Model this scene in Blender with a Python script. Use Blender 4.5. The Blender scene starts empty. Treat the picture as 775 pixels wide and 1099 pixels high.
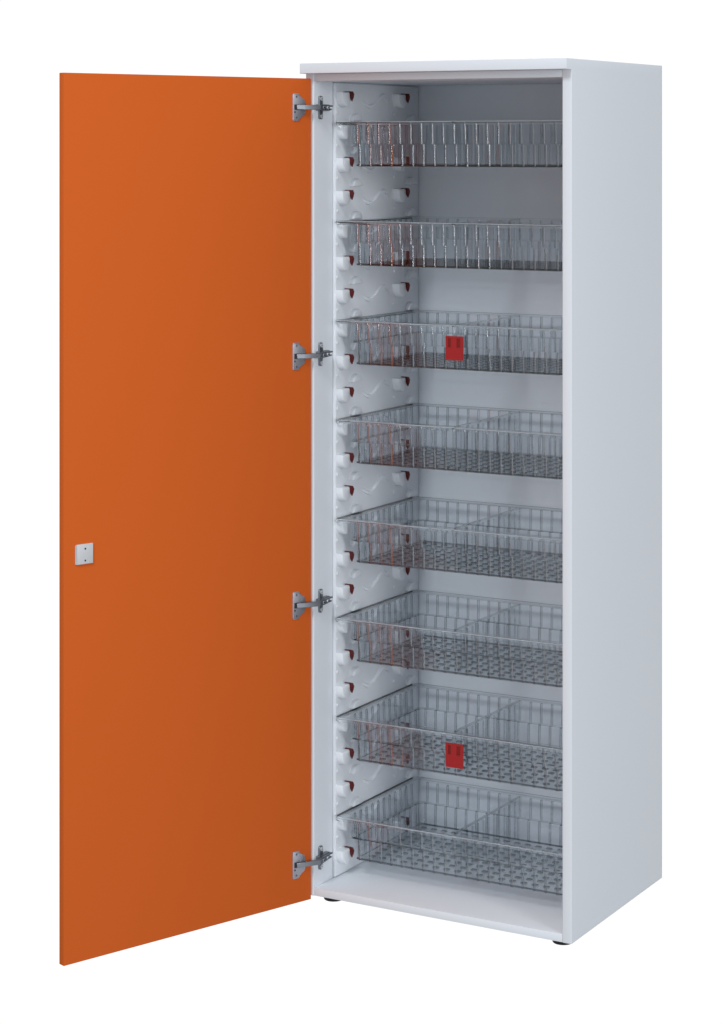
import bpy, bmesh, math
from mathutils import Vector, Matrix

scene = bpy.context.scene
C = scene.collection

# ------------------------------------------------------------------ camera
YAW = -0.51617
CAM = Vector((2.76001, -4.60062, 1.75752))
FPX, CY = 2452.586, 156.348                       # focal length and horizon row of the 775 x 1099 photograph
cam_d = bpy.data.cameras.new('camera')
cam = bpy.data.objects.new('camera', cam_d)
C.objects.link(cam)
cam.location = CAM
cam.rotation_euler = (math.radians(90), 0, -YAW)
cam_d.sensor_fit = 'HORIZONTAL'
cam_d.sensor_width = 36
cam_d.lens = FPX / 775 * 36
cam_d.shift_x = 0
cam_d.shift_y = (CY - 549.5) / 775
cam_d.clip_start = 0.05
cam_d.clip_end = 200
scene.camera = cam

# ------------------------------------------------------------------ world light: white background behind, invented dimmer gradient in front to shape the lighting
world = bpy.data.worlds.new('World')
scene.world = world
world.use_nodes = True
nt = world.node_tree
nt.nodes.clear()
def N(t, **kw):
    n = nt.nodes.new(t)
    for k, v in kw.items():
        setattr(n, k, v)
    return n
tc = N('ShaderNodeTexCoord')
sep = N('ShaderNodeSeparateXYZ')
nt.links.new(tc.outputs['Generated'], sep.inputs[0])
dot = N('ShaderNodeVectorMath', operation='DOT_PRODUCT')
nt.links.new(tc.outputs['Generated'], dot.inputs[0])
dot.inputs[1].default_value = (math.sin(YAW), math.cos(YAW), 0)
back = N('ShaderNodeMapRange', interpolation_type='SMOOTHSTEP')
nt.links.new(dot.outputs['Value'], back.inputs['Value'])
back.inputs['From Min'].default_value = 0.60
back.inputs['From Max'].default_value = 0.80
ramp = N('ShaderNodeValToRGB')
mz = N('ShaderNodeMapRange')
nt.links.new(sep.outputs['Z'], mz.inputs['Value'])
mz.inputs['From Min'].default_value = -1
mz.inputs['From Max'].default_value = 1
nt.links.new(mz.outputs[0], ramp.inputs[0])
cr = ramp.color_ramp
cr.elements[0].position = 0.30
cr.elements[0].color = (0.36, 0.37, 0.385, 1)
cr.elements[1].position = 0.80
cr.elements[1].color = (0.54, 0.56, 0.585, 1)
mix = N('ShaderNodeMix', data_type='RGBA')
nt.links.new(back.outputs[0], mix.inputs['Factor'])
nt.links.new(ramp.outputs['Color'], mix.inputs['A'])
mix.inputs['B'].default_value = (1.04, 1.04, 1.04, 1)
bg = N('ShaderNodeBackground')
bg.inputs['Strength'].default_value = 1.0
nt.links.new(mix.outputs['Result'], bg.inputs['Color'])
wo = N('ShaderNodeOutputWorld')
nt.links.new(bg.outputs[0], wo.inputs['Surface'])

# ------------------------------------------------------------------ soft boxes
def softbox(name, loc, target, size, power, col=(1, 1, 1)):
    l = bpy.data.lights.new(name, 'AREA')
    l.shape = 'RECTANGLE'
    l.size, l.size_y = size
    l.energy = power
    l.color = col
    o = bpy.data.objects.new(name, l)
    C.objects.link(o)
    o.location = loc
    o.rotation_euler = (Vector(target) - Vector(loc)).to_track_quat('-Z', 'Y').to_euler()
    return o
softbox('key_softbox', (2.3, -13.8, 13.2), (0.3, 0.2, 0.6), (4.8, 4.2), 1430, (0.965, 0.99, 1.02))
softbox('side_softbox', (14.0, -7.6, 2.6), (0.3, 0.1, 0.9), (3.2, 6.6), 735, (0.965, 0.99, 1.02))

# ------------------------------------------------------------------ exposure and render settings
scene.view_settings.view_transform = 'Standard'
scene.view_settings.look = 'None'
scene.view_settings.exposure = 0
scene.view_settings.gamma = 1
cy = scene.cycles
cy.max_bounces = 40
cy.diffuse_bounces = 5
cy.glossy_bounces = 1
cy.transmission_bounces = 28
cy.transparent_max_bounces = 40
cy.caustics_reflective = True
cy.caustics_refractive = True
cy.blur_glossy = 0.3
cy.sample_clamp_indirect = 0.0
cy.use_denoising = True

# ------------------------------------------------------------------ materials
def mat(name, col, rough=0.5, metal=0.0, trans=0.0, ior=1.45, bump=0.0, bscale=400.0, vary=0.0, coat=0.0, spec=0.5):
    m = bpy.data.materials.new(name)
    m.use_nodes = True
    t = m.node_tree
    b = t.nodes['Principled BSDF']
    b.inputs['Base Color'].default_value = (*col, 1)
    b.inputs['Roughness'].default_value = rough
    b.inputs['Metallic'].default_value = metal
    b.inputs['Transmission Weight'].default_value = trans
    b.inputs['IOR'].default_value = ior
    b.inputs['Specular IOR Level'].default_value = spec
    b.inputs['Coat Weight'].default_value = coat
    if bump or vary:
        co = t.nodes.new('ShaderNodeTexCoord')
        no = t.nodes.new('ShaderNodeTexNoise')
        no.inputs['Scale'].default_value = bscale
        no.inputs['Detail'].default_value = 4
        t.links.new(co.outputs['Object'], no.inputs['Vector'])
        if bump:
            bp = t.nodes.new('ShaderNodeBump')
            bp.inputs['Strength'].default_value = bump
            bp.inputs['Distance'].default_value = 0.0004
            t.links.new(no.outputs['Fac'], bp.inputs['Height'])
            t.links.new(bp.outputs['Normal'], b.inputs['Normal'])
        if vary:
            n2 = t.nodes.new('ShaderNodeTexNoise')
            n2.inputs['Scale'].default_value = 6
            n2.inputs['Detail'].default_value = 5
            t.links.new(co.outputs['Object'], n2.inputs['Vector'])
            r = t.nodes.new('ShaderNodeMapRange')
            r.inputs['To Min'].default_value = rough - vary
            r.inputs['To Max'].default_value = rough + vary
            t.links.new(n2.outputs['Fac'], r.inputs['Value'])
            t.links.new(r.outputs[0], b.inputs['Roughness'])
    return m

M = {
    'white': mat('white_melamine', (0.75, 0.785, 0.825), 0.5, bump=0.15, bscale=700, vary=0.08),
    'abs': mat('white_moulded_plastic', (0.76, 0.79, 0.825), 0.36, bump=0.06, bscale=300),
    'orange': mat('orange_laminate', (0.635, 0.119, 0.0185), 0.75, spec=0.10, bump=0.12, bscale=700, vary=0.06),
    'clear': mat('clear_polycarbonate', (0.975, 0.985, 0.992), 0.0, trans=1.0, ior=1.47),
    'thick': mat('clear_polycarbonate_dark_line_tint', (0.82, 0.85, 0.87), 0.0, trans=1.0, ior=1.55),  # tint paints dark refraction lines into the ribs and steps
    'lip': mat('clear_edge_painted_highlight', (0.80, 0.83, 0.85), 0.15, trans=0.65, ior=1.5),  # paler, part-diffuse rim chamfer: painted bright highlight line
    'slot': mat('slot_edge_painted_dark', (0.13, 0.145, 0.155), 0.05, trans=1.0, ior=1.55),  # dark colour paints the black internal reflections of the slot walls
    'red': mat('red_translucent_plastic', (0.34, 0.014, 0.015), 0.35),
    'red_recess': mat('red_recess_painted_dark', (0.20, 0.012, 0.010), 0.5),  # darker copy of the tag red, painting its cut-outs dim
    'red_clip': mat('dark_red_plastic', (0.085, 0.004, 0.004), 0.3),
    'metal': mat('nickel_plated_steel', (0.29, 0.31, 0.34), 0.45, metal=1.0, bump=0.1, bscale=500),
    'plate': mat('bright_pressed_steel', (0.56, 0.56, 0.61), 0.5, metal=1.0),
    'screw': mat('zinc_screw', (0.80, 0.81, 0.83), 0.45, metal=0.6),
    'dark': mat('painted_recess_shade', (0.03, 0.032, 0.036), 0.5),  # near-black on raised pads: painted shade of recesses and screw holes
    'lock': mat('pale_grey_plastic', (0.60, 0.61, 0.62), 0.4),
    'rubber': mat('black_rubber', (0.012, 0.012, 0.013), 0.45),
}

def thin_clear(name, col, ior):
    # a smooth clear sheet a few millimetres thick: passes light straight on, mirrors by Fresnel
    m = bpy.data.materials.new(name)
    m.use_nodes = True
    t = m.node_tree
    t.nodes.clear()
    fr = t.nodes.new('ShaderNodeFresnel')
    ge = t.nodes.new('ShaderNodeNewGeometry')
    mr = t.nodes.new('ShaderNodeMapRange')                 # the same mirror from either side of the sheet
    mr.inputs['To Min'].default_value = ior
    mr.inputs['To Max'].default_value = 1 / ior
    t.links.new(ge.outputs['Backfacing'], mr.inputs['Value'])
    t.links.new(mr.outputs[0], fr.inputs['IOR'])
    tr = t.nodes.new('ShaderNodeBsdfTransparent'); tr.inputs['Color'].default_value = (*col, 1)
    gl = t.nodes.new('ShaderNodeBsdfGlossy'); gl.inputs['Roughness'].default_value = 0.02
    co = t.nodes.new('ShaderNodeTexCoord')
    no = t.nodes.new('ShaderNodeTexNoise'); no.inputs['Scale'].default_value = 28
    bp = t.nodes.new('ShaderNodeBump'); bp.inputs['Strength'].default_value = 0.25; bp.inputs['Distance'].default_value = 0.0015
    t.links.new(co.outputs['Object'], no.inputs['Vector'])
    t.links.new(no.outputs['Fac'], bp.inputs['Height'])
    t.links.new(bp.outputs['Normal'], gl.inputs['Normal'])
    mx = t.nodes.new('ShaderNodeMixShader')
    ou = t.nodes.new('ShaderNodeOutputMaterial')
    t.links.new(fr.outputs[0], mx.inputs[0])
    t.links.new(tr.outputs[0], mx.inputs[1])
    t.links.new(gl.outputs[0], mx.inputs[2])
    t.links.new(mx.outputs[0], ou.inputs['Surface'])
    return m
M['sheet'] = thin_clear('clear_polycarbonate_sheet', (0.972, 0.981, 0.989), 1.40)

# ------------------------------------------------------------------ helpers
LOC = {}
def root(name, loc, label=None, cat=None, group=None):
    o = bpy.data.objects.new(name, None)
    C.objects.link(o)
    o.location = loc
    o.empty_display_size = 0.05
    LOC[o.name] = Vector(loc)
    if label: o['label'] = label
    if cat: o['category'] = cat
    if group: o['group'] = group
    return o

def obj(name, bm, mats, parent, origin=(0, 0, 0), smooth=None):
    """link a bmesh given in world coordinates (body frame) as a child"""
    bmesh.ops.recalc_face_normals(bm, faces=bm.faces)
    og = Vector(origin)
    bmesh.ops.translate(bm, verts=bm.verts, vec=-og)
    me = bpy.data.meshes.new(name)
    bm.to_mesh(me)
    bm.free()
    for m in (mats if isinstance(mats, (list, tuple)) else [mats]):
        me.materials.append(M[m])
    o = bpy.data.objects.new(name, me)
    C.objects.link(o)
    o.parent = parent
    base = LOC.get(parent.name, Vector()) if parent else Vector()
    o.location = og - base
    LOC[o.name] = og.copy()
    if smooth is not None:
        me.polygons.foreach_set('use_smooth', [True] * len(me.polygons))
        me.set_sharp_from_angle(angle=math.radians(smooth))
    return o

def box(bm, a, b, bev=0.0, seg=2, mi=0):
    v = [bm.verts.new((x, y, z)) for x in (a[0], b[0]) for y in (a[1], b[1]) for z in (a[2], b[2])]
    fs = [bm.faces.new([v[i] for i in q]) for q in ((0, 1, 3, 2), (4, 6, 7, 5), (0, 4, 5, 1), (2, 3, 7, 6), (0, 2, 6, 4), (1, 5, 7, 3))]
    for f in fs: f.material_index = mi
    bmesh.ops.recalc_face_normals(bm, faces=fs)
    if bev:
        es = list({e for f in fs for e in f.edges})
        r = bmesh.ops.bevel(bm, geom=es, offset=bev, segments=seg, affect='EDGES', profile=0.5)
        for f in r['faces']: f.material_index = mi
    return v

def box_edges(bm, a, b, pick, bev):
    v = box(bm, a, b)
    es = [e for e in {e for x in v for e in x.link_edges} if pick((e.verts[0].co + e.verts[1].co) / 2)]
    bmesh.ops.bevel(bm, geom=es, offset=bev, segments=3, affect='EDGES', profile=0.5)

def prism(bm, pts, fn, d0, d1, mi=0, bev=0.0):
    """extrude a 2-D outline pts along depth d0..d1; fn(u, v, d) -> xyz"""
    a = [bm.verts.new(fn(u, v, d0)) for u, v in pts]
    b = [bm.verts.new(fn(u, v, d1)) for u, v in pts]
    n = len(pts)
    fs = [bm.faces.new(a), bm.faces.new(b[::-1])]
    for i in range(n):
        fs.append(bm.faces.new((a[i], b[i], b[(i + 1) % n], a[(i + 1) % n])))
    for f in fs: f.material_index = mi
    bmesh.ops.recalc_face_normals(bm, faces=fs)
    if bev:
        es = list({e for e in fs[1].edges})
        r = bmesh.ops.bevel(bm, geom=es, offset=bev, segments=2, affect='EDGES', profile=0.5)
        for f in r['faces']: f.material_index = mi

def cyl(bm, c, r, h, axis='Z', seg=32, mi=0, r2=None, bev=0.0):
    rot = {'Z': Matrix.Identity(4), 'X': Matrix.Rotation(math.pi / 2, 4, 'Y'), 'Y': Matrix.Rotation(math.pi / 2, 4, 'X')}[axis]
    g = bmesh.ops.create_cone(bm, cap_ends=True, segments=seg, radius1=r, radius2=r if r2 is None else r2, depth=h, matrix=Matrix.Translation(c) @ rot)
    fs = {f for v in g['verts'] for f in v.link_faces}
    for f in fs: f.material_index = mi
    if bev:
        es = [e for e in {e for v in g['verts'] for e in v.link_edges} if any(len(f.verts) > 4 for f in e.link_faces)]
        bmesh.ops.bevel(bm, geom=es, offset=bev, segments=3, affect='EDGES', profile=0.5)

# ------------------------------------------------------------------ cabinet carcass
W, D, H, TL, OV, TP = 0.682, 0.527, 1.95, 0.024, 0.028, 0.0225
FOOT = 0.017
cab = root('storage_cabinet', (W / 2, D / 2, -FOOT), 'tall white storage cabinet with its orange door standing open, holding eight clear baskets', 'cabinet')
ZT = H - TL

for s in (0, 1):
    bm = bmesh.new()
    x = 0 if s == 0 else W - TP
    box_edges(bm, (x, 0, 0), (x + TP, D, ZT), lambda c: abs(c.z - ZT / 2) < .1 or c.z < .01, 0.0018)
    obj('side_panel', bm, 'white', cab, (x, 0, 0), 40)
bm = bmesh.new()
box_edges(bm, (0, -OV, H - TL), (W, D, H), lambda c: c.z > H - .001 or abs(c.z - (H - TL / 2)) < .001 or c.y < -OV + .001, 0.0016)
obj('top_board', bm, 'white', cab, (0, 0, H), 40)
bm = bmesh.new()
box(bm, (TP, 0.0006, 1.909), (W - TP, D - 0.017, ZT - 0.0004), 0.0008)
obj('top_rail', bm, 'white', cab, (0, 0, 1.909), 40)
bm = bmesh.new()
box(bm, (TP, 0.0006, 0.0006), (W - TP, D - 0.017, 0.019), 0.0012)
obj('base_board', bm, 'white', cab, (0, 0, 0), 40)
bm = bmesh.new()
box(bm, (TP, D - 0.0165, 0.002), (W - TP, D - 0.004, ZT - 0.002))
obj('back_panel', bm, 'white', cab, (0, D, 0))
for fx in (0.047, W - 0.044):
    for fy in (0.050, D - 0.055):
        bm = bmesh.new()
        cyl(bm, (fx, fy, -FOOT + 0.007), 0.0235, 0.014, mi=0, bev=0.003)
        cyl(bm, (fx, fy, -0.0012), 0.012, 0.0026, mi=1)
        obj('foot', bm, ['rubber', 'metal'], cab, (fx, fy, -FOOT), 40)

# ------------------------------------------------------------------ moulded rail panels
PX = 0.030                       # inner face of the left rail panel
PITCH = 0.0783
Z0 = 1.8145 - 0.008 + PITCH      # topmost ledge
LEVELS = [Z0 - PITCH * j for j in range(24)]
RAISE = 0.28                     # front column -> rear column

def rail_panel(mirror):
    bm = bmesh.new()
    box(bm, (TP + 0.0004, 0.086, 0.0195), (PX, D - 0.019, 1.9085), 0.0055, 4)
    for j, z in enumerate(LEVELS):
        for dy in (0.0, RAISE):
            y0 = 0.088 + dy
            # ledge: flat top, round-bellied underside
            pts = [(y0, z), (y0 + 0.036, z), (y0 + 0.040, z - 0.0012)]
            for k in range(13):
                a = math.pi * k / 12
                pts.append((y0 + 0.021 + 0.021 * math.cos(a), z - 0.005 - 0.029 * math.sin(a) ** 0.9))
            prism(bm, pts, lambda u, v, d: (d, u, v), PX - 0.001, PX + 0.020, bev=0.004)
            # half-dome tab between the levels
            if j < 23:
                yc, zb = 0.176 + dy, z - 0.068
                pts = [(yc + 0.021 * math.cos(a), zb + 0.018 * math.sin(a)) for a in [math.pi * k / 12 for k in range(13)]]
                prism(bm, pts, lambda u, v, d: (d, u, v), PX - 0.001, PX + 0.013, bev=0.003)
                # small pip beside the ledge
                cyl(bm, (PX + 0.0008, 0.096 + dy, z - 0.048), 0.0035, 0.003, 'X', 12)
        # wavy guide rib between the two columns
        n = 36
        ya, yb = 0.215, 0.352
        rows = []
        for i in range(n + 1):
            t = i / n
            y = ya + (yb - ya) * t
            zc = z - 0.020 - 0.013 * math.sin(2 * math.pi * t) * (1 if t < .5 else 1.15)
            hh = 0.0035
            d = 0.0055 * min(1, 6 * t, 6 * (1 - t))
            rows.append([bm.verts.new(p) for p in ((PX - 0.001, y, zc + hh + 0.004), (PX + d, y, zc + hh), (PX + d, y, zc - hh), (PX - 0.001, y, zc - hh - 0.001))])
        for a, b in zip(rows, rows[1:]):
            for q in range(3):
                bm.faces.new((a[q], a[q + 1], b[q + 1], b[q]))
        bm.faces.new(rows[0]); bm.faces.new(rows[-1][::-1])
    if mirror:
        for v in bm.verts: v.co.x = W - v.co.x
    return obj('rail_panel', bm, 'abs', cab, (W if mirror else 0, 0.086, 0), 38)
rail = rail_panel(False)
rail_panel(True)

def clip_mesh():
    bm = bmesh.new()
    # thin strap lying along the ledge top, then a tear-drop tongue facing the opening
    box(bm, (PX + 0.006, 0.1195, 0.0004), (PX + 0.022, 0.1255, 0.0024), 0.0005)
    pts = [(PX + 0.0180, 0.0026), (PX + 0.0275, 0.0020), (PX + 0.0305, -0.005), (PX + 0.0288, -0.013), (PX + 0.0255, -0.0215), (PX + 0.0215, -0.016), (PX + 0.0190, -0.006)]
    prism(bm, pts, lambda u, v, d: (u, d, v), 0.1240, 0.1200, bev=0.0008)
    return bm
proto = None
for j, z in enumerate(LEVELS):
    if j % 3 == 1: continue                       # a basket rim rests on this level
    for dy in (0.0, RAISE):
        if proto is None:
            proto = obj('stop_clip', clip_mesh(), 'red_clip', rail, (0, 0, 0), 40)
            o = proto
        else:
            o = proto.copy()
            C.objects.link(o)
            o.parent = rail
        o.location = Vector((0, dy, z)) - LOC[rail.name]

# ------------------------------------------------------------------ door, lock plate, hinges
A = 1.21395
HX, HY = 0.0185, -0.0065
EU = Vector((-math.cos(A), -math.sin(A), 0))       # along the door, away from the hinges
IN = Vector((math.sin(A), -math.cos(A), 0))        # out of the door's inner face
def dp(u, z, d):
    return Vector((HX, HY, z)) + EU * u + IN * d
DW, DZ0, DZ1 = 0.6812, -0.0062, 1.9148
bm = bmesh.new()
v = [bm.verts.new(dp(u, z, d)) for u in (0, DW) for z in (DZ0, DZ1) for d in (0, -0.018)]
for q in ((0, 1, 3, 2), (4, 6, 7, 5), (0, 4, 5, 1), (2, 3, 7, 6), (0, 2, 6, 4), (1, 5, 7, 3)):
    bm.faces.new([v[i] for i in q])
bmesh.ops.recalc_face_normals(bm, faces=bm.faces)
bmesh.ops.bevel(bm, geom=list(bm.edges), offset=0.0009, segments=2, affect='EDGES', profile=0.5)
door = obj('door', bm, 'orange', cab, (HX, HY, DZ0), 40)
door['label'] = 'plain orange door, open past square'

bm = bmesh.new()
LU, LZ = (0.6085, 0.6495), (0.8530, 0.8962)
prism(bm, [(LU[0], LZ[0]), (LU[1], LZ[0]), (LU[1], LZ[1]), (LU[0], LZ[1])], dp, 0.0002, 0.0040, bev=0.0008)
uc = (LU[0] + LU[1]) / 2
for zc in (LZ[0] + 0.0075, LZ[1] - 0.0100):
    prism(bm, [(uc + 0.0021 * math.cos(a), zc + 0.0021 * math.sin(a)) for a in [2 * math.pi * k / 14 for k in range(14)]], dp, 0.0030, 0.0044, mi=1)
prism(bm, [(LU[1] + 0.001, LZ[0] + 0.001), (LU[1] + 0.0032, LZ[0] + 0.001), (LU[1] + 0.0032, LZ[1] - 0.001), (LU[1] + 0.001, LZ[1] - 0.001)], dp, 0.0002, 0.0030, mi=0)
obj('lock_plate', bm, ['lock', 'dark'], door, dp(uc, LZ[0], 0), 40)

def arc(cx, cz, r, a0, a1, n=5):
    return [(cx + r * math.cos(math.radians(a0 + (a1 - a0) * k / n)), cz + r * math.sin(math.radians(a0 + (a1 - a0) * k / n))) for k in range(n + 1)]

def hinge_parts(z):
    # flange of the cup, screwed on the door: u grows away from the hinge edge
    bm = bmesh.new()
    out = arc(0.0525, 0.0285, 0.0035, 0, 90) + arc(0.0400, 0.0275, 0.0045, 90, 180)
    out += arc(0.0300, 0.0105, 0.0110, 100, 180) + arc(0.0300, -0.0105, 0.0110, 180, 260)
    out += arc(0.0400, -0.0275, 0.0045, 180, 270) + arc(0.0525, -0.0285, 0.0035, 270, 360)
    prism(bm, [(u, z + w) for u, w in out], dp, 0.0002, 0.0024, bev=0.0006)
    prism(bm, [(u, z + w) for u, w in ((0.0515, -0.0062), (0.0515, 0.0062), (0.0400, 0.0062), (0.0400, -0.0062))], dp, 0.0018, 0.0036, mi=1)
    for w in (-0.0245, 0.0245):
        prism(bm, [(0.0455 + 0.0026 * math.cos(a), z + w + 0.0026 * math.sin(a)) for a in [2 * math.pi * k / 12 for k in range(12)]], dp, 0.0018, 0.0032, mi=2)
        prism(bm, [(0.0455 + s * 0.0018, z + w + t * 0.0005) for s, t in ((-1, -1), (1, -1), (1, 1), (-1, 1))], dp, 0.0028, 0.0034, mi=1)
    for w in (-0.0115,):
        prism(bm, [(0.0500 + 0.0022 * math.cos(a), z + w + 0.0022 * math.sin(a)) for a in [2 * math.pi * k / 12 for k in range(12)]], dp, 0.0018, 0.0030, mi=1)
    plate = bm
    # arm: from the cup over to the wall, then back along the wall as an open channel
    bm = bmesh.new()
    p = [dp(0.047, z, 0.0050), dp(0.028, z, 0.0100), Vector((0.0400, -0.0020, z)), Vector((0.0375, 0.0180, z)), Vector((0.0360, 0.0440, z))]
    hw = [0.0050, 0.0056, 0.0058, 0.0066, 0.0060]
    th = [0.0022, 0.0030, 0.0036, 0.0040, 0.0034]
    rows = []
    for i, c in enumerate(p):
        t = ((p[min(i + 1, len(p) - 1)] - p[max(i - 1, 0)])).normalized()
        nrm = Vector((t.y, -t.x, 0))
        rows.append([bm.verts.new(c + nrm * s * th[i] + Vector((0, 0, w * hw[i]))) for s, w in ((-1, -1), (1, -1), (1, 1), (-1, 1))])
    for a, b in zip(rows, rows[1:]):
        for q in range(4):
            bm.faces.new((a[q], a[(q + 1) % 4], b[(q + 1) % 4], b[q]))
    bm.faces.new(rows[0]); bm.faces.new(rows[-1][::-1])
    bmesh.ops.recalc_face_normals(bm, faces=bm.faces)
    bmesh.ops.bevel(bm, geom=[e for e in bm.edges], offset=0.0008, segments=1, affect='EDGES')
    # fork at the tail, with the slot between its prongs
    box(bm, (0.0320, 0.0440, z + 0.0022), (0.0385, 0.0600, z + 0.0058), 0.0006)
    box(bm, (0.0320, 0.0440, z - 0.0058), (0.0385, 0.0560, z - 0.0022), 0.0006)
    # adjusting screws on the arm
    for yy in (0.0120, 0.0330):
        cyl(bm, (0.0415, yy, z), 0.0034, 0.0030, 'X', 14, mi=1)
        cyl(bm, (0.0432, yy, z), 0.0022, 0.0012, 'X', 10, mi=2)
    arm = bm
    # cruciform mounting plate on the wall
    bm = bmesh.new()
    out = arc(0.0285, 0.0225, 0.0050, 0, 90, 4) + arc(0.0235, 0.0225, 0.0050, 90, 180, 4) + arc(0.0235, -0.0225, 0.0050, 180, 270, 4) + arc(0.0285, -0.0225, 0.0050, 270, 360, 4)
    prism(bm, [(u, z + w) for u, w in out], lambda u, v, d: (d, u, v), TP + 0.0002, TP + 0.0050, bev=0.0008)
    box(bm, (TP + 0.0002, 0.0080, z - 0.0075), (0.0330, 0.0560, z + 0.0075), 0.0010)
    for w in (-0.0205, 0.0205):
        cyl(bm, (TP + 0.0056, 0.0260, z + w), 0.0048, 0.0024, 'X', 14, mi=1)
        cyl(bm, (TP + 0.0068, 0.0260, z + w), 0.0012, 0.0008, 'X', 10, mi=2)
    mount = bm
    return plate, arm, mount

first = None
for z in (1.8473, 1.2673, 0.6874, 0.0835):
    if first is None:
        hz = z
        pl, ar, mo = hinge_parts(z)
        h0 = bpy.data.objects.new('hinge', None)
        arm0 = obj('hinge', ar, ['metal', 'screw', 'dark'], cab, (TP, 0.026, z), 35)
        bpy.data.objects.remove(h0)
        pl0 = obj('cup_flange', pl, ['plate', 'dark', 'metal'], arm0, (TP, 0.026, z), 35)
        mo0 = obj('mounting_plate', mo, ['metal', 'screw', 'dark'], arm0, (TP, 0.026, z), 35)
        first = arm0
    else:
        a = first.copy(); C.objects.link(a)
        a.parent = cab
        a.location = first.location + Vector((0, 0, z - hz))
        for ch in (pl0, mo0):
            c = ch.copy(); C.objects.link(c)
            c.parent = a
            c.location = ch.location

# ------------------------------------------------------------------ clear baskets
BX, BY, BH = 0.308, 0.2015, 0.106
RIB = 0.0285

def ring(ins, z, r=0.016, n=5):
    x, y = BX - ins, BY - ins
    pts = []
    for cx_, cy_, a0 in ((x - r, y - r, 0), (-x + r, y - r, 90), (-x + r, -y + r, 180), (x - r, -y + r, 270)):
        for k in range(n + 1):
            a = math.radians(a0 + 90 * k / n)
            pts.append((cx_ + r * math.cos(a), cy_ + r * math.sin(a), z))
    return pts

def basket_wall():
    bm = bmesh.new()
    prof = [(0.0014, 0.1060), (0.0, 0.1046), (0.0, 0.0975), (0.0028, 0.0975), (0.0034, 0.1025), (0.0250, 0.1025), (0.0265, 0.0525), (0.0360, 0.0520), (0.0376, 0.0008), (0.0382, 0.0),
            (0.0405, 0.0), (0.0388, 0.0545), (0.0292, 0.0550), (0.0276, 0.1052), (0.0268, 0.1060)]
    loops = [[bm.verts.new(p) for p in ring(i, z)] for i, z in prof]
    m = len(loops[0])
    for k in range(len(loops)):
        a, b = loops[k], loops[(k + 1) % len(loops)]
        for i in range(m):
            f = bm.faces.new((a[i], b[i], b[(i + 1) % m], a[(i + 1) % m]))
            f.material_index = 1 if k in (4, 5, 7, 10, 12, 14) else 2 if 6 <= k <= 11 else 3 if k == 0 else 0       # flat sheets; rim, steps and foot stay solid
    # outside ribs, upper and lower tier, on all four sides
    def rib(pos, side, axis):
        for (i0, i1, z0, z1) in ((0.0250, 0.0265, 0.0535, 0.1020), (0.0363, 0.0376, 0.0015, 0.0515)):
            e, w = 0.0034, 0.0022
            prof = [(-w, -0.0010), (-w, e - 0.0006), (-w + 0.0006, e), (w - 0.0006, e), (w, e - 0.0006), (w, -0.0010)]
            def at(t, d, i, z):
                return (pos + t, side * (BY - i + d), z) if axis == 'x' else (side * (BX - i + d), pos + t, z)
            lo = [bm.verts.new(at(t, d, i1, z0)) for t, d in prof]
            hi = [bm.verts.new(at(t, d, i0, z1)) for t, d in prof]
            m = len(prof)
            fs = [bm.faces.new(lo), bm.faces.new(hi)]
            for k in range(m):
                fs.append(bm.faces.new((lo[k], lo[(k + 1) % m], hi[(k + 1) % m], hi[k])))
            for f in fs: f.material_index = 2
    for s in (-1, 1):
        for k in range(-9, 10):
            rib(k * RIB, s, 'x')
        for k in range(-5, 6):
            rib(k * RIB + 0.002, s, 'y')
    return bm

def basket_base():
    bm = bmesh.new()
    px, py = RIB, 0.0290
    xs, ys = [], []
    nx, ny = 18, 10
    hx, hy = 0.0150, 0.0060
    for k in range(nx):
        c = (k - (nx - 1) / 2) * px
        xs += [c - hx / 2, c + hx / 2]
    for k in range(ny):
        c = (k - (ny - 1) / 2) * py
        ys += [c - hy / 2, c + hy / 2]
    X = [-(BX - 0.0405)] + xs + [BX - 0.0405]
    Y = [-(BY - 0.0405)] + ys + [BY - 0.0405]
    z0, z1 = 0.0006, 0.0046
    V = {}
    def vt(i, j, k):
        if (i, j, k) not in V:
            V[i, j, k] = bm.verts.new((X[i], Y[j], (z0, z1)[k]))
        return V[i, j, k]
    def solid(i, j):
        if i < 0 or j < 0 or i >= len(X) - 1 or j >= len(Y) - 1: return False
        return not (i % 2 == 1 and j % 2 == 1)
    for i in range(len(X) - 1):
        for j in range(len(Y) - 1):
            if not solid(i, j): continue
            bm.faces.new((vt(i, j, 1), vt(i + 1, j, 1), vt(i + 1, j + 1, 1), vt(i, j + 1, 1))).material_index = 1
            bm.faces.new((vt(i, j, 0), vt(i, j + 1, 0), vt(i + 1, j + 1, 0), vt(i + 1, j, 0))).material_index = 1
            for di, dj, e in ((-1, 0, ((0, 0), (0, 1))), (1, 0, ((1, 0), (1, 1))), (0, -1, ((0, 0), (1, 0))), (0, 1, ((0, 1), (1, 1)))):
                if not solid(i + di, j + dj):
                    a, b = [(i + x, j + y) for x, y in e]
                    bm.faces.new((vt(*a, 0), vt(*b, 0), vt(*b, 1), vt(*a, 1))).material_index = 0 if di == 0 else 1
    return bm

def basket_divider():
    bm = bmesh.new()
    yu, yl = BY - 0.0305, BY - 0.0415
    pts = [(-yl, 0.0045), (yl, 0.0045), (yl, 0.0540), (yu, 0.0560), (yu, 0.1030), (-yu, 0.1030), (-yu, 0.0560), (-yl, 0.0540)]
    prism(bm, pts, lambda u, v, d: (d, u, v), -0.0012, 0.0012, mi=1)
    box(bm, (-0.0028, -yu, 0.1022), (0.0028, yu, 0.1055), 0.0006, mi=0)
    for k in range(-5, 6):
        y = k * RIB
        box(bm, (0.0008, y - 0.0014, 0.008), (0.0036, y + 0.0014, 0.0985), mi=2)
    return bm

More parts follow.
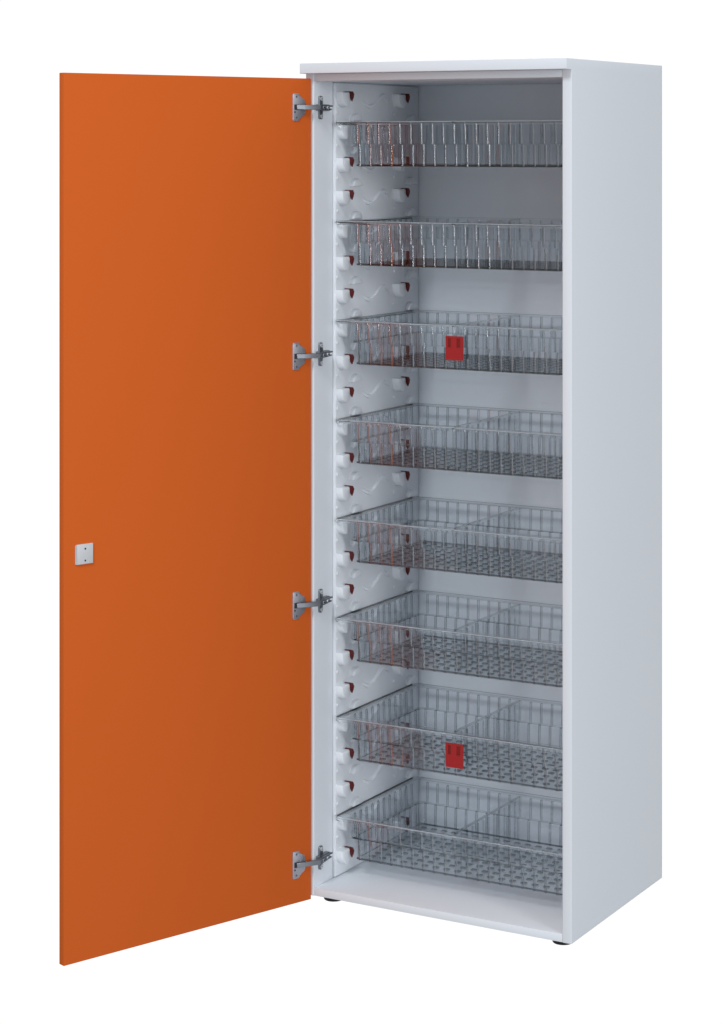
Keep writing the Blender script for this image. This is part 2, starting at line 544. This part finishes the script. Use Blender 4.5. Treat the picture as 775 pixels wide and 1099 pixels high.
def tag_mesh():
    bm = bmesh.new()
    x0, x1, z0, z1 = -0.018, 0.027, 0.0245, 0.0795
    xs = [x0, x0 + 0.006, x0 + 0.0135, x1 - 0.0165, x1 - 0.007, x1]
    zs = [z0, 0.0530, 0.0740, z1]
    y0, y1 = -0.1835, -0.1805
    V = {}
    def vt(i, j, k):
        if (i, j, k) not in V: V[i, j, k] = bm.verts.new((xs[i], (y0, y1)[k], zs[j]))
        return V[i, j, k]
    def solid(i, j):
        if not (0 <= i < 5 and 0 <= j < 3): return False
        return not (j == 1 and i in (1, 3))
    for i in range(5):
        for j in range(3):
            if not solid(i, j): continue
            for k in (0, 1):
                bm.faces.new((vt(i, j, k), vt(i + 1, j, k), vt(i + 1, j + 1, k), vt(i, j + 1, k)))
            for di, dj, e in ((-1, 0, ((0, 0), (0, 1))), (1, 0, ((1, 0), (1, 1))), (0, -1, ((0, 0), (1, 0))), (0, 1, ((0, 1), (1, 1)))):
                if not solid(i + di, j + dj):
                    a, b = [(i + p, j + q) for p, q in e]
                    bm.faces.new((vt(*a, 0), vt(*b, 0), vt(*b, 1), vt(*a, 1)))
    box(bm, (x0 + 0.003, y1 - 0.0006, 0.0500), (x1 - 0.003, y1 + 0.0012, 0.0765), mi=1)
    # lip at the foot of the holder and hook fingers behind it
    box(bm, (x0 + 0.001, y0 - 0.0016, z0 - 0.0005), (x1 - 0.001, y0 + 0.0004, z0 + 0.004), 0.0005)
    return bm

BC = Vector((0.341, 0.2735, 0))
LABELS = [
    'topmost clear plastic basket, seen edge-on just under the cabinet top',
    'clear plastic basket second from the top, directly above the upper red-tagged basket',
    'clear plastic basket with a red tag, the upper one of the two tagged baskets',
    'clear plastic basket directly beneath the upper red-tagged basket',
    'clear plastic basket fifth from the top, two below the upper red-tagged basket',
    'clear plastic basket third from the bottom, directly above the lower red-tagged basket',
    'clear plastic basket with a red tag, the lower one of the two tagged baskets',
    'lowest clear plastic basket, hanging just above the white cabinet floor',
]
zt = [1.8145 - 0.235 * k - BH for k in range(8)]
GROUP = 'clear ribbed baskets in the cabinet'
b0 = root('storage_basket', (BC.x, BC.y, zt[0]), LABELS[0], 'basket', GROUP)
LOC[b0.name] = Vector((0, 0, 0))
kids = [obj('basket_wall', basket_wall(), ['clear', 'sheet', 'thick', 'lip'], b0, (0, 0, 0), 40),
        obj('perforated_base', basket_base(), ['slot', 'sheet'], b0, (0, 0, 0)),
        obj('divider', basket_divider(), ['clear', 'sheet', 'thick'], b0, (0, 0, 0))]
tag0 = None
for k in range(8):
    if k == 0:
        r = b0
    else:
        r = b0.copy(); C.objects.link(r)
        r.location = (BC.x, BC.y, zt[k])
        r['label'] = LABELS[k]
        for ch in kids:
            c = ch.copy(); C.objects.link(c)
            c.parent = r
    if k in (2, 6):
        if tag0 is None:
            LOC[r.name] = Vector((0, 0, 0))
            tag0 = obj('tag_holder', tag_mesh(), ['red', 'red_recess'], r, (0, 0, 0))
            tag0['label'] = 'red plastic tag clipped on the basket front'
        else:
            c = tag0.copy(); C.objects.link(c)
            c.parent = r
